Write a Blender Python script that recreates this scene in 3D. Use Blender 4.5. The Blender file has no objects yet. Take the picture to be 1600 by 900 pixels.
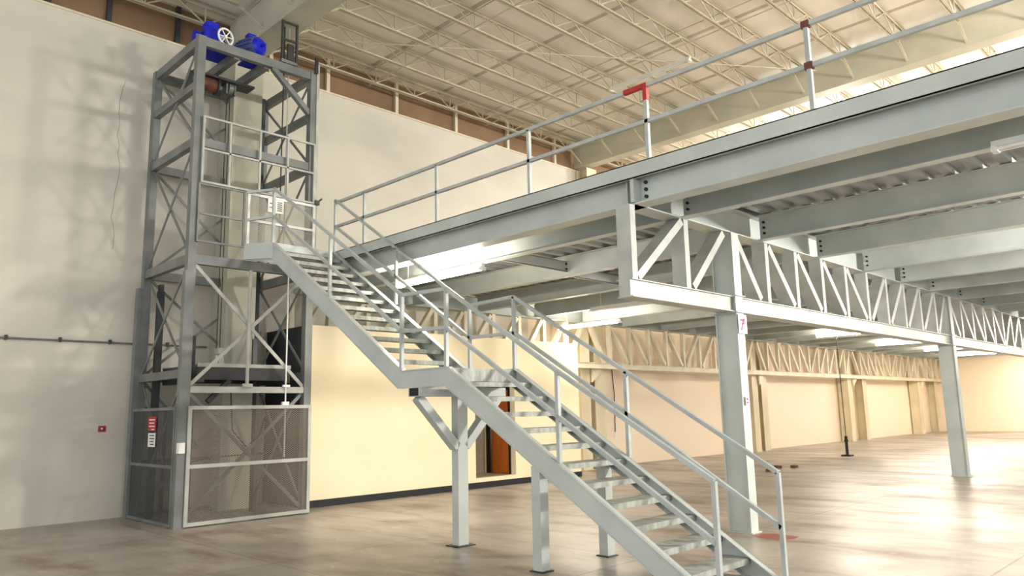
import bpy, bmesh, math, random
from mathutils import Vector, Matrix
random.seed(7)
scene = bpy.context.scene
COL = scene.collection
ORD = ['first', 'second', 'third', 'fourth', 'fifth', 'sixth', 'seventh', 'eighth', 'ninth', 'tenth', 'eleventh',
       'twelfth', 'thirteenth', 'fourteenth', 'fifteenth', 'sixteenth', 'seventeenth', 'eighteenth', 'nineteenth',
       'twentieth', 'twenty-first', 'twenty-second', 'twenty-third']

# ------------------------------------------------------------------ materials
def lin(c):
    return tuple(((v / 255) / 12.92 if v / 255 <= 0.04045 else ((v / 255 + 0.055) / 1.055) ** 2.4) for v in c) + (1,)

def nd(nt, t, **kw):
    n = nt.nodes.new(t)
    for k, v in kw.items():
        setattr(n, k, v)
    return n

def mat(name, c, c2=None, rough=0.5, metal=0.0, scale=2.0, stretch=(1, 1, 1), amt=(0.35, 0.7), bump=0.0, bscale=60, spec=0.5):
    m = bpy.data.materials.new(name)
    m.use_nodes = True
    nt = m.node_tree
    b = nt.nodes['Principled BSDF']
    b.inputs['Roughness'].default_value = rough
    b.inputs['Metallic'].default_value = metal
    b.inputs['Specular IOR Level'].default_value = spec
    if c2 is None:
        c2 = tuple(int(v * 0.9) for v in c)
    tc = nd(nt, 'ShaderNodeTexCoord')
    mp = nd(nt, 'ShaderNodeMapping')
    mp.inputs['Scale'].default_value = stretch
    nt.links.new(tc.outputs['Object'], mp.inputs['Vector'])
    nz = nd(nt, 'ShaderNodeTexNoise')
    nz.inputs['Scale'].default_value = scale
    nz.inputs['Detail'].default_value = 5
    nt.links.new(mp.outputs['Vector'], nz.inputs['Vector'])
    rp = nd(nt, 'ShaderNodeValToRGB')
    rp.color_ramp.elements[0].position = amt[0]
    rp.color_ramp.elements[1].position = amt[1]
    rp.color_ramp.elements[0].color = lin(c2)
    rp.color_ramp.elements[1].color = lin(c)
    nt.links.new(nz.outputs['Fac'], rp.inputs['Fac'])
    nt.links.new(rp.outputs['Color'], b.inputs['Base Color'])
    if bump:
        n2 = nd(nt, 'ShaderNodeTexNoise')
        n2.inputs['Scale'].default_value = bscale
        n2.inputs['Detail'].default_value = 3
        nt.links.new(mp.outputs['Vector'], n2.inputs['Vector'])
        bp = nd(nt, 'ShaderNodeBump')
        bp.inputs['Strength'].default_value = bump
        bp.inputs['Distance'].default_value = 0.01
        nt.links.new(n2.outputs['Fac'], bp.inputs['Height'])
        nt.links.new(bp.outputs['Normal'], b.inputs['Normal'])
    return m

def emit(name, c, s):
    m = bpy.data.materials.new(name)
    m.use_nodes = True
    b = m.node_tree.nodes['Principled BSDF']
    b.inputs['Base Color'].default_value = lin(c)
    b.inputs['Emission Color'].default_value = lin(c)
    b.inputs['Emission Strength'].default_value = s
    return m

def mesh_wire(name, c, k=105.0, thr=0.42):
    """expanded metal: diamond strands with open cells"""
    m = mat(name, c, rough=0.6, scale=1.5)
    nt = m.node_tree
    b = nt.nodes['Principled BSDF']
    out = nt.nodes['Material Output']
    tc = nd(nt, 'ShaderNodeTexCoord')
    sp = nd(nt, 'ShaderNodeSeparateXYZ')
    nt.links.new(tc.outputs['Object'], sp.inputs[0])
    def mth(op, a, b_=None):
        n = nd(nt, 'ShaderNodeMath', operation=op)
        for i, v in enumerate((a, b_)):
            if v is None:
                continue
            if isinstance(v, (int, float)):
                n.inputs[i].default_value = v
            else:
                nt.links.new(v, n.inputs[i])
        return n.outputs[0]
    u = mth('MULTIPLY', mth('ADD', sp.outputs[0], sp.outputs[1]), k * 0.6)
    v = mth('MULTIPLY', sp.outputs[2], k)
    s1 = mth('ABSOLUTE', mth('SINE', mth('ADD', u, v)))
    s2 = mth('ABSOLUTE', mth('SINE', mth('SUBTRACT', u, v)))
    open_ = mth('GREATER_THAN', mth('MINIMUM', s1, s2), thr)
    tr = nd(nt, 'ShaderNodeBsdfTransparent')
    mx = nd(nt, 'ShaderNodeMixShader')
    nt.links.new(open_, mx.inputs[0])
    nt.links.new(b.outputs[0], mx.inputs[1])
    nt.links.new(tr.outputs[0], mx.inputs[2])
    nt.links.new(mx.outputs[0], out.inputs['Surface'])
    return m

M = {}
M['grey'] = mat('grey_paint', (192, 198, 193), (176, 183, 178), rough=0.42, scale=1.6, bump=0.03, bscale=25)
M['tower'] = mat('tower_grey_paint', (122, 126, 124), (98, 102, 100), rough=0.45, scale=2.5)
M['towerlight'] = mat('light_grey_paint', (186, 187, 178), (160, 161, 152), rough=0.45, scale=3)
M['truss'] = mat('light_grey_truss_paint', (190, 193, 187), (166, 169, 163), rough=0.4, scale=3)
M['tread'] = mat('tread_paint', (180, 184, 176), (140, 142, 134), rough=0.5, scale=5, stretch=(3, 1, 1))
M['rail'] = mat('rail_paint', (184, 190, 187), (164, 170, 167), rough=0.4, scale=4)
M['deck'] = mat('galvanised_deck', (178, 180, 180), (150, 152, 152), rough=0.4, metal=0.3, scale=2)
M['cream_steel'] = mat('cream_steel', (222, 214, 190), (204, 194, 168), rough=0.5, scale=2)
M['wallcol'] = mat('cream_column', (222, 212, 184), (202, 190, 158), rough=0.5, scale=2, stretch=(1, 1, .4))
M['joist'] = mat('joist_paint', (198, 191, 170), (180, 173, 150), rough=0.55, scale=2)
M['girder'] = mat('girder_paint', (190, 188, 170), (172, 170, 152), rough=0.55, scale=1)
M['black'] = mat('black_rubber', (24, 24, 26), (16, 16, 18), rough=0.6)
M['dark'] = mat('dark_steel', (52, 54, 56), (36, 38, 40), rough=0.5, scale=4)
M['carpaint'] = mat('car_steel', (72, 76, 78), (50, 52, 54), rough=0.5, scale=4)
M['blue'] = mat('blue_enamel', (20, 36, 205), (14, 24, 165), rough=0.35, scale=4)
M['bluegrey'] = mat('blue_grey_enamel', (110, 118, 170), (84, 92, 150), rough=0.4, scale=4)
M['white'] = mat('white_plastic', (236, 236, 230), (224, 224, 218), rough=0.4, scale=4)
M['rust'] = mat('rusty_steel', (112, 66, 48), (78, 44, 32), rough=0.7, scale=9)
M['red'] = mat('red_paint', (184, 44, 42), (160, 34, 34), rough=0.5, scale=6)
M['redfloor'] = mat('worn_red_paint', (150, 62, 50), (138, 88, 72), rough=0.45, scale=9)
M['pink'] = mat('pink_ink', (214, 86, 130), (196, 66, 112), rough=0.6)
M['orange'] = mat('orange_wood', (206, 112, 34), (184, 94, 24), rough=0.42, scale=3, stretch=(6, 6, .6))
M['partition'] = mat('cream_partition', (250, 236, 200), (244, 229, 190), rough=0.6, scale=0.8, bump=0.04, bscale=40)
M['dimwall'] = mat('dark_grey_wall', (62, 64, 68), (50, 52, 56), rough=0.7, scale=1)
M['tile'] = mat('sill_tile', (206, 190, 160), (186, 170, 140), rough=0.35, scale=5)
M['panel'] = mat('brown_panel', (136, 108, 80), (118, 92, 68), rough=0.7, scale=1.2, stretch=(1, 1, .5))
M['room_grey'] = mat('recess_grey', (150, 136, 116), (136, 122, 104), rough=0.6, scale=1.5)
M['guard'] = mat('guard_sheet', (150, 140, 124), (130, 120, 106), rough=0.6, scale=1.2)
M['mesh'] = mesh_wire('expanded_metal', (128, 118, 104))
M['meshdark'] = mesh_wire('dark_expanded_metal', (86, 88, 88))
M['meshlight'] = mesh_wire('light_expanded_metal', (176, 174, 160), thr=0.5)
M['tube'] = emit('lit_tube', (255, 243, 226), 230)
M['tubefar'] = emit('bright_lit_tube', (255, 241, 222), 430)
M['tubeoff'] = mat('unlit_tube', (232, 232, 226), (222, 222, 216), rough=0.3)
M['lens'] = emit('high_bay_lens', (255, 244, 226), 14)

def build_wall_mat():
    m = mat('painted_plaster', (208, 204, 190), (190, 186, 174), rough=0.65, scale=0.35, stretch=(1, 1, 2.2), amt=(0.3, 0.62), bump=0.05, bscale=30)
    nt = m.node_tree
    b = nt.nodes['Principled BSDF']
    rp = [n for n in nt.nodes if n.type == 'VALTORGB'][0]
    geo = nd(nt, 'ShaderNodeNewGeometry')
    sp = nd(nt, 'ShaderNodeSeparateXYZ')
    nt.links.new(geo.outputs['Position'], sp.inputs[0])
    # warm bounced lamplight under the mezzanine put into the colour, up to its floor
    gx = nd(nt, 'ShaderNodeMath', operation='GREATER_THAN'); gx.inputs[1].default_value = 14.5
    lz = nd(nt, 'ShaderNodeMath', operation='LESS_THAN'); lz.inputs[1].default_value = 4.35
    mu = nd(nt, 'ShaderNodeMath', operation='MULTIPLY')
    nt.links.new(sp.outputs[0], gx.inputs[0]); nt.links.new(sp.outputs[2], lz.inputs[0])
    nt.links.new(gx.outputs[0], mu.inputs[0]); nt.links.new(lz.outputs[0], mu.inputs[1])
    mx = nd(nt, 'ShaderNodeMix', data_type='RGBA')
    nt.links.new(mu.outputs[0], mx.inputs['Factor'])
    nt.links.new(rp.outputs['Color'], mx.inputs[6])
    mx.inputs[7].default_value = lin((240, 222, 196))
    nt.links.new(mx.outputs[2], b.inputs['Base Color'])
    return m
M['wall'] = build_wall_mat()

def build_floor_mat():
    m = bpy.data.materials.new('polished_concrete')
    m.use_nodes = True
    nt = m.node_tree
    b = nt.nodes['Principled BSDF']
    geo = nd(nt, 'ShaderNodeNewGeometry')
    sp = nd(nt, 'ShaderNodeSeparateXYZ')
    nt.links.new(geo.outputs['Position'], sp.inputs[0])
    def noise(scale, detail, st=(1, 1, 1), rot=0):
        mp = nd(nt, 'ShaderNodeMapping')
        mp.inputs['Scale'].default_value = st
        mp.inputs['Rotation'].default_value = (0, 0, rot)
        nt.links.new(geo.outputs['Position'], mp.inputs['Vector'])
        n = nd(nt, 'ShaderNodeTexNoise')
        n.inputs['Scale'].default_value = scale
        n.inputs['Detail'].default_value = detail
        n.inputs['Roughness'].default_value = 0.62
        nt.links.new(mp.outputs['Vector'], n.inputs['Vector'])
        return n
    def ramp(src, p0, c0, p1, c1):
        r = nd(nt, 'ShaderNodeValToRGB')
        r.color_ramp.elements[0].position = p0; r.color_ramp.elements[0].color = c0
        r.color_ramp.elements[1].position = p1; r.color_ramp.elements[1].color = c1
        nt.links.new(src, r.inputs['Fac'])
        return r
    def mix(fac, a, c, mode='MIX'):
        x = nd(nt, 'ShaderNodeMix', data_type='RGBA', blend_type=mode)
        for sock, v in (('Factor', fac), (6, a), (7, c)):
            if isinstance(v, (int, float, tuple)):
                x.inputs[sock].default_value = v
            else:
                nt.links.new(v, x.inputs[sock])
        return x.outputs[2]
    n1 = noise(0.45, 6)
    base = ramp(n1.outputs['Fac'], 0.34, lin((142, 134, 124)), 0.66, lin((182, 173, 161)))
    n2 = noise(1.3, 8, (1, 0.35, 1), 0.5)
    st = ramp(n2.outputs['Fac'], 0.50, (0, 0, 0, 1), 0.68, (1, 1, 1, 1))
    c = mix(st.outputs['Color'], base.outputs['Color'], lin((130, 111, 97)))
    n3 = noise(6, 6, (1, 0.5, 1), 0.8)
    sc = ramp(n3.outputs['Fac'], 0.62, (0, 0, 0, 1), 0.75, (1, 1, 1, 1))
    c = mix(sc.outputs['Color'], c, lin((200, 188, 168)))
    def joint(sock, off, step, w):
        a = nd(nt, 'ShaderNodeMath', operation='SUBTRACT'); nt.links.new(sock, a.inputs[0]); a.inputs[1].default_value = off
        p = nd(nt, 'ShaderNodeMath', operation='PINGPONG'); nt.links.new(a.outputs[0], p.inputs[0]); p.inputs[1].default_value = step / 2
        g = nd(nt, 'ShaderNodeMath', operation='LESS_THAN'); nt.links.new(p.outputs[0], g.inputs[0]); g.inputs[1].default_value = w
        return g.outputs[0]
    jx = joint(sp.outputs[0], 4.3, 2.72, 0.011)
    jy = joint(sp.outputs[1], 5.1, 2.985, 0.011)
    mxn = nd(nt, 'ShaderNodeMath', operation='MAXIMUM')
    nt.links.new(jx, mxn.inputs[0]); nt.links.new(jy, mxn.inputs[1])
    ml = nd(nt, 'ShaderNodeMath', operation='MULTIPLY'); ml.inputs[1].default_value = 0.6
    nt.links.new(mxn.outputs[0], ml.inputs[0])
    c = mix(ml.outputs[0], c, lin((98, 84, 72)))
    nt.links.new(c, b.inputs['Base Color'])
    rr = ramp(n2.outputs['Fac'], 0.35, (0.30, 0.30, 0.30, 1), 0.7, (0.5, 0.5, 0.5, 1))
    nt.links.new(rr.outputs['Color'], b.inputs['Roughness'])
    bp = nd(nt, 'ShaderNodeBump')
    bp.inputs['Strength'].default_value = 0.05
    bp.inputs['Distance'].default_value = 0.02
    nt.links.new(n3.outputs['Fac'], bp.inputs['Height'])
    nt.links.new(bp.outputs['Normal'], b.inputs['Normal'])
    return m
M['floor'] = build_floor_mat()

def build_roof_mat():
    m = mat('roof_sheet', (236, 231, 221), (220, 214, 203), rough=0.6, scale=0.7, amt=(0.3, 0.65))
    nt = m.node_tree
    b = nt.nodes['Principled BSDF']
    rp = [n for n in nt.nodes if n.type == 'VALTORGB'][0]
    geo = nd(nt, 'ShaderNodeNewGeometry')
    sp = nd(nt, 'ShaderNodeSeparateXYZ')
    nt.links.new(geo.outputs['Position'], sp.inputs[0])
    a = nd(nt, 'ShaderNodeMath', operation='SUBTRACT'); nt.links.new(sp.outputs[0], a.inputs[0]); a.inputs[1].default_value = 9.35
    p = nd(nt, 'ShaderNodeMath', operation='PINGPONG'); nt.links.new(a.outputs[0], p.inputs[0]); p.inputs[1].default_value = 1.05
    g = nd(nt, 'ShaderNodeMath', operation='LESS_THAN'); nt.links.new(p.outputs[0], g.inputs[0]); g.inputs[1].default_value = 0.06
    mx = nd(nt, 'ShaderNodeMix', data_type='RGBA')
    nt.links.new(g.outputs[0], mx.inputs['Factor'])
    nt.links.new(rp.outputs['Color'], mx.inputs[6])
    mx.inputs[7].default_value = lin((184, 176, 163))
    nt.links.new(mx.outputs[2], b.inputs['Base Color'])
    return m
M['roof'] = build_roof_mat()

# ------------------------------------------------------------------ mesh helpers
class MB:
    def __init__(self):
        self.v = []; self.f = []; self.mi = []
    def add(self, vs, fs, mi=0):
        o = len(self.v)
        self.v += [Vector(p) for p in vs]
        self.f += [tuple(i + o for i in f) for f in fs]
        self.mi += [mi] * len(fs)
        return self
    def box(self, x0, x1, y0, y1, z0, z1, mi=0):
        x0, x1 = sorted((x0, x1)); y0, y1 = sorted((y0, y1)); z0, z1 = sorted((z0, z1))
        vs = [(x0, y0, z0), (x1, y0, z0), (x1, y1, z0), (x0, y1, z0), (x0, y0, z1), (x1, y0, z1), (x1, y1, z1), (x0, y1, z1)]
        return self.add(vs, [(3, 2, 1, 0), (4, 5, 6, 7), (0, 1, 5, 4), (1, 2, 6, 5), (2, 3, 7, 6), (3, 0, 4, 7)], mi)
    def bar(self, p, q, w, h, up=(0, 0, 1), mi=0):
        p = Vector(p); q = Vector(q); d = (q - p).normalized(); u = Vector(up)
        if abs(d.dot(u)) > 0.98:
            u = Vector((0, 1, 0))
        s = d.cross(u).normalized(); u = s.cross(d).normalized()
        vs = []
        for c in (p, q):
            for a, b in ((-1, -1), (1, -1), (1, 1), (-1, 1)):
                vs.append(c + s * (a * w / 2) + u * (b * h / 2))
        return self.add(vs, [(3, 2, 1, 0), (4, 5, 6, 7), (0, 1, 5, 4), (1, 2, 6, 5), (2, 3, 7, 6), (3, 0, 4, 7)], mi)
    def cyl(self, p, q, r, seg=10, r2=None, mi=0):
        p = Vector(p); q = Vector(q); d = (q - p).normalized()
        u = Vector((0, 0, 1)) if abs(d.z) < 0.9 else Vector((1, 0, 0))
        s = d.cross(u).normalized(); u = s.cross(d)
        r2 = r if r2 is None else r2
        vs = []
        for c, rr in ((p, r), (q, r2)):
            for k in range(seg):
                a = 2 * math.pi * k / seg
                vs.append(c + s * (rr * math.cos(a)) + u * (rr * math.sin(a)))
        fs = [(k, (k + 1) % seg, seg + (k + 1) % seg, seg + k) for k in range(seg)]
        fs += [tuple(range(seg))[::-1], tuple(range(seg, 2 * seg))]
        return self.add(vs, fs, mi)
    def path(self, pts, r, seg=8, mi=0):
        pts = [Vector(p) for p in pts]
        vs = []; n = len(pts)
        ref = Vector((0.31, 0.17, 0.93))
        for i, p in enumerate(pts):
            d = (pts[min(i + 1, n - 1)] - pts[max(i - 1, 0)]).normalized()
            s = d.cross(ref)
            if s.length < 1e-3:
                s = d.cross(Vector((1, 0, 0)))
            s.normalize(); u = s.cross(d)
            for k in range(seg):
                a = 2 * math.pi * k / seg
                vs.append(p + s * (r * math.cos(a)) + u * (r * math.sin(a)))
        fs = []
        for i in range(n - 1):
            for k in range(seg):
                fs.append((i * seg + k, i * seg + (k + 1) % seg, (i + 1) * seg + (k + 1) % seg, (i + 1) * seg + k))
        fs += [tuple(range(seg))[::-1], tuple(range((n - 1) * seg, n * seg))]
        return self.add(vs, fs, mi)
    def ring(self, c, axis, R, r, seg=24, rs=8, mi=0):
        c = Vector(c); a = Vector(axis).normalized()
        u = Vector((0, 0, 1)) if abs(a.z) < 0.9 else Vector((1, 0, 0))
        s = a.cross(u).normalized(); u = s.cross(a)
        vs = []
        for i in range(seg):
            t = 2 * math.pi * i / seg
            e = s * math.cos(t) + u * math.sin(t)
            for k in range(rs):
                b = 2 * math.pi * k / rs
                vs.append(c + e * (R + r * math.cos(b)) + a * (r * math.sin(b)))
        fs = []
        for i in range(seg):
            for k in range(rs):
                fs.append((i * rs + k, i * rs + (k + 1) % rs, ((i + 1) % seg) * rs + (k + 1) % rs, ((i + 1) % seg) * rs + k))
        return self.add(vs, fs, mi)
    def prism(self, poly, axis, a, b, mi=0):
        """extrude a 2-D polygon along x ((y,z) points), y ((x,z)) or z ((x,y))"""
        def P(t, q):
            return {'x': (t, q[0], q[1]), 'y': (q[0], t, q[1]), 'z': (q[0], q[1], t)}[axis]
        n = len(poly)
        vs = [P(a, q) for q in poly] + [P(b, q) for q in poly]
        fs = [tuple(range(n)), tuple(range(n, 2 * n))[::-1]]
        fs += [(k, k + n, (k + 1) % n + n, (k + 1) % n) for k in range(n)]
        return self.add(vs, fs, mi)
    def ibeam(self, p, q, h, bf, tf=0.012, tw=0.01):
        """I section, p/q = centre line at mid height"""
        p = Vector(p); q = Vector(q)
        up = Vector((0, 0, 1))
        self.bar(p, q, tw, h - 2 * tf)
        self.bar(p + up * (h / 2 - tf / 2), q + up * (h / 2 - tf / 2), bf, tf)
        self.bar(p - up * (h / 2 - tf / 2), q - up * (h / 2 - tf / 2), bf, tf)
        return self
    def build(self, name, m, parent=None, org=None, bevel=0, smooth=False):
        o_ = Vector(org) if org is not None else (parent['_org'] if False else None)
        if o_ is None:
            o_ = ORG.get(parent.name, Vector((0, 0, 0))) if parent is not None else Vector((0, 0, 0))
        me = bpy.data.meshes.new(name)
        me.from_pydata([tuple(p - o_) for p in self.v], [], self.f)
        ms = m if isinstance(m, (list, tuple)) else [m]
        for x in ms:
            me.materials.append(x)
        for i, pl in enumerate(me.polygons):
            pl.material_index = self.mi[i]
            pl.use_smooth = False
        bm = bmesh.new(); bm.from_mesh(me)
        bmesh.ops.recalc_face_normals(bm, faces=bm.faces[:])
        bm.to_mesh(me); bm.free()
        me.update()
        if smooth:
            for pl in me.polygons:
                pl.use_smooth = True
            try:
                me.set_sharp_from_angle(angle=math.radians(40))
            except Exception:
                pass
        ob = bpy.data.objects.new(name, me)
        COL.objects.link(ob)
        if parent is not None:
            ob.parent = parent
            ORG[ob.name] = o_
        else:
            ob.location = o_
            ORG[ob.name] = o_
        if bevel:
            bv = ob.modifiers.new('edge', 'BEVEL'); bv.width = bevel; bv.segments = 2; bv.limit_method = 'ANGLE'
        return ob
ORG = {}

def tag(o, label, cat, group=None, kind=None):
    o['label'] = label; o['category'] = cat
    if group: o['group'] = group
    if kind: o['kind'] = kind
    return o

def thing(name, loc, label, cat, group=None):
    o = bpy.data.objects.new(name, None)
    COL.objects.link(o)
    o.location = loc
    o.empty_display_size = 0.2
    ORG[o.name] = Vector(loc)
    return tag(o, label, cat, group)

def struct(name, mb, m, label=None, cat=None, parent=None):
    o = mb.build(name, m, parent)
    o['kind'] = 'structure'
    if parent is None:
        o['label'] = label; o['category'] = cat
    return o

def copy_thing(root, loc, label):
    r = root.copy(); COL.objects.link(r); r.location = loc; r['label'] = label
    for ch in list(root.children):
        c = ch.copy(); COL.objects.link(c); c.parent = r
        for g in list(ch.children):
            d = g.copy(); COL.objects.link(d); d.parent = c
    return r

# ================================================================== SETTING
WY = 13.9          # left wall plane
XF = 47.5          # far wall plane
struct('floor', MB().box(-9, XF + .3, -12, WY + .3, -0.2, 0), M['floor'], 'stained polished concrete floor with saw-cut joints', 'floor')
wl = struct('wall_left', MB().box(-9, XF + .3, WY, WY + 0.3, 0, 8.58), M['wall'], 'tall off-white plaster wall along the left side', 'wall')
struct('wall_upper', MB().box(-9, XF + .3, WY + 0.06, WY + 0.3, 8.58, 9.75), M['panel'], 'band of brown cladding panels above the left wall', 'wall')
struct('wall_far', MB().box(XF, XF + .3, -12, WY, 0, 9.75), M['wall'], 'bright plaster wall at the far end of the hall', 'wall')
struct('trim_1', MB().box(XF - .025, XF, -12, WY - .02, 2.58, 2.64), M['wall'], 'thin horizontal ledge across the far wall', 'trim')
# corrugation-free roof sheet with one slab
struct('ceiling', MB().box(-9, XF + .3, -12, WY + .3, 9.45, 9.6), M['roof'], 'pale roof sheeting over the roof joists', 'ceiling')
# frame of the panel band
tr = MB().box(-9, XF, WY - .02, WY + .06, 8.57, 8.61)
struct('trim_2', tr, M['cream_steel'], 'pale sill rail under the brown panel band', 'trim')
struct('trim_3', MB().box(-9, XF, WY - .02, WY + .06, 9.36, 9.45), M['cream_steel'], 'pale head rail over the brown panel band', 'trim')
for i, x in enumerate((-1.6, -.4, .8, 1.9, 2.95, 3.9, 5.1, 7.0, 8.35, 10.2, 12.05, 13.9, 15.8, 19, 21, 23, 25)):
    struct('trim_%d' % (i + 4), MB().box(x - .04, x + .04, WY - .02, WY + .06, 8.61, 9.36), M['cream_steel'] if x > 5.5 else M['dark'],
           'upright mullion of the panel band, %s from its left end' % ORD[i], 'trim')
# crack in the plaster
cr = MB(); pts = []
zz = 7.6
xx = 4.24
while zz > 4.4:
    pts.append((xx, zz)); zz -= random.uniform(.12, .3); xx += random.uniform(-.05, .05) + (4.22 - xx) * .3
for (a, b), (c, d) in zip(pts, pts[1:]):
    cr.bar((a, WY - .001, b), (c, WY - .001, d), .006, .004, up=(0, 1, 0))
struct('crack', cr, M['guard'], parent=wl)

# ---- partition room
PY = 12.3
PX0, PX1 = 7.1, 14.6
PH = 3.235
DX0, DX1, DZ0 = 11.13, 12.34, 0.21
mb = MB()
mb.box(PX0, DX0, PY, PY + .15, 0, PH)
mb.box(DX1, PX1, PY, PY + .15, 0, PH)
mb.box(DX0, DX1, PY, PY + .15, 2.36, PH)
mb.box(DX0, DX1, PY, PY + .15, 0, DZ0)
mb.box(PX1 - .15, PX1, PY + .15, WY, 0, PH)
struct('wall_partition', mb, M['partition'], 'low cream partition wall of the small room behind the stairs', 'wall')
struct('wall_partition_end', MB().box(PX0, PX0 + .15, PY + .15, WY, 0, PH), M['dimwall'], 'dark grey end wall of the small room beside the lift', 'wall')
struct('baseboard_partition', MB().box(PX0, PX1, PY - .015, PY, 0, .125), M['black'], 'black skirting along the cream partition', 'baseboard')
# alcove : grey back wall with a switch, orange door in its right-hand side wall
BY = 13.3
AX = 12.32
struct('wall_alcove_back', MB().box(DX0 - .1, AX, BY, BY + .1, DZ0, 2.36), M['room_grey'], 'grey-brown back wall of the alcove under the stairs', 'wall')
struct('floor_alcove', MB().box(DX0 - .1, AX + .9, PY + .151, BY + .1, 0, DZ0), M['tile'], 'raised tiled step in front of the orange door', 'floor')
struct('ceiling_alcove', MB().box(DX0 - .1, AX + .1, PY + .151, BY, 2.36, 2.42), M['partition'], 'soffit of the alcove', 'ceiling')
struct('wall_alcove_side', MB().box(AX, AX + .1, PY + .151, BY, 2.16, 2.36).box(AX, AX + .1, BY - .06, BY, DZ0, 2.16), M['partition'], 'wall over the orange door', 'wall')
struct('wall_alcove_shade', MB().box(AX + .8, AX + .9, PY + .151, BY + .1, DZ0, 2.36), M['black'], 'black sheet standing for the dark behind the orange door', 'wall')  # black sheet paints the shade seen past the open door
dr = struct('door_1', MB().box(AX - .01, AX + .08, PY + .151, PY + .2, DZ0, 2.16).box(AX - .01, AX + .08, BY - .11, BY - .06, DZ0, 2.16).box(AX - .01, AX + .08, PY + .2, BY - .11, 2.11, 2.16),
            M['black'], 'orange wooden door ajar in a dark frame in the alcove under the stairs', 'door')
a_ = math.radians(7)
h0 = Vector((AX + .03, PY + .205, 0)); L = BY - PY - .36
h1 = h0 + Vector((L * math.sin(a_), L * math.cos(a_), 0))
zm = (DZ0 + 2.1) / 2
struct('door_leaf', MB().bar((h0.x, h0.y, zm), (h1.x, h1.y, zm), .04, 2.1 - DZ0 - .02), M['orange'], parent=dr)
hm = h0 + (h1 - h0) * .92
struct('door_handle', MB().cyl((hm.x - .02, hm.y, 1.25), (hm.x - .08, hm.y, 1.25), .012).cyl((hm.x - .07, hm.y, 1.25), (hm.x - .07, hm.y - .11, 1.25), .01), M['dark'], parent=dr)
tag(MB().box(12.1, 12.19, BY - .03, BY - .001, 1.16, 1.32).box(12.12, 12.17, BY - .035, BY - .03, 1.26, 1.29, 1).box(12.12, 12.17, BY - .035, BY - .03, 1.19, 1.22, 1)
    .build('wall_switch', [M['dark'], M['room_grey']]), 'small dark switch on the grey wall left of the orange door', 'switch')

# ================================================================== MEZZANINE
XM = 7.0            # face of the kicker plate
TY = 5.12           # truss line
ZB, ZT = 3.94, 4.30 # joist bottom / top
YE0, YE1 = -7.0, 11.3
# corrugated deck : sheet profile in (y,z) extruded along x
prof_b, prof_t = [], []
y = YE0; step = .295
while y < 13.3:
    for dy, z in ((0, ZT + .012), (.11, ZT + .012), (.145, ZT + .07), (.26, ZT + .07)):
        prof_b.append((y + dy, z))
    y += step
top = [(prof_b[-1][0], 4.40), (prof_b[0][0], 4.40)]
dk = thing('mezzanine_deck', (XM, 5, ZT), 'corrugated steel deck forming the mezzanine floor', 'deck')
n = len(prof_b)
mb = MB()
vs = [(XM + .06, a, b) for a, b in prof_b] + [(XF - .02, a, b) for a, b in prof_b]
mb.add(vs, [(i, i + 1, n + i + 1, n + i) for i in range(n - 1)])
mb.build('corrugated_sheet', M['deck'], dk)
MB().box(XM + .06, XF - .02, prof_b[0][0], prof_b[-1][0], ZT + .083, 4.40).build('floor_slab', M['floor'], dk)

# edge beam
eb = thing('edge_beam', (XM, 5, ZB), 'long grey steel edge beam along the open side of the mezzanine', 'beam')
MB().box(XM, XM + .012, YE0, YE1, 4.235, 4.415).box(XM, XM + .06, YE0, YE1, 4.403, 4.415).box(XM, XM + .05, YE0, YE1, 4.235, 4.247).build('kicker_plate', M['grey'], eb)
MB().ibeam((XM + .17, YE0, (ZB + ZT) / 2), (XM + .17, YE1, (ZB + ZT) / 2), ZT - ZB, .24, .014, .01).build('beam_section', M['grey'], eb)
MB().box(XM + .02, XM + .16, 4.98, 5.03, ZB + .02, 4.235).build('splice_plate', M['grey'], eb)
for k in range(3):
    MB().cyl((XM + .16, 4.90, 4.2 - .085 * k), (XM + .14, 4.90, 4.2 - .085 * k), .022, 10).build('bolt', M['black'], eb)

# joists
JX = [8.08, 10.08, 12.0, 13.95, 15.85, 17.62, 19.6, 21.55, 23.5, 25.4, 27.2, 29.1, 31.0, 32.9, 34.8, 36.7, 38.6, 40.5, 42.4, 44.3, 46.2]
zc = (ZB + ZT) / 2
for side, (y0, y1, phrase) in enumerate(((TY + .13, 13.12, 'between truss and left wall'), (YE0, TY - .13, 'right of the near truss'))):
    for i, x in enumerate(JX):
        if side == 1 and i > 11:
            continue
        o = MB().ibeam((x, y0, zc), (x, y1, zc), ZT - ZB, .15, .012, .009).build('floor_joist', M['grey'], None, org=(x, (y0 + y1) / 2, ZB))
        tag(o, '%s grey floor joist from the edge beam, %s' % (ORD[i], phrase), 'joist', 'mezzanine floor joists')
        ye = y0 if side == 0 else y1
        s = 1 if side == 0 else -1
        c = MB()
        for k in range(3):
            c.cyl((x - .004, ye + s * .07, 4.2 - .08 * k), (x - .03, ye + s * .07, 4.2 - .08 * k), .018, 8)
        if i < 8:
            c.build('connection_bolts', M['black'], o)
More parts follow.
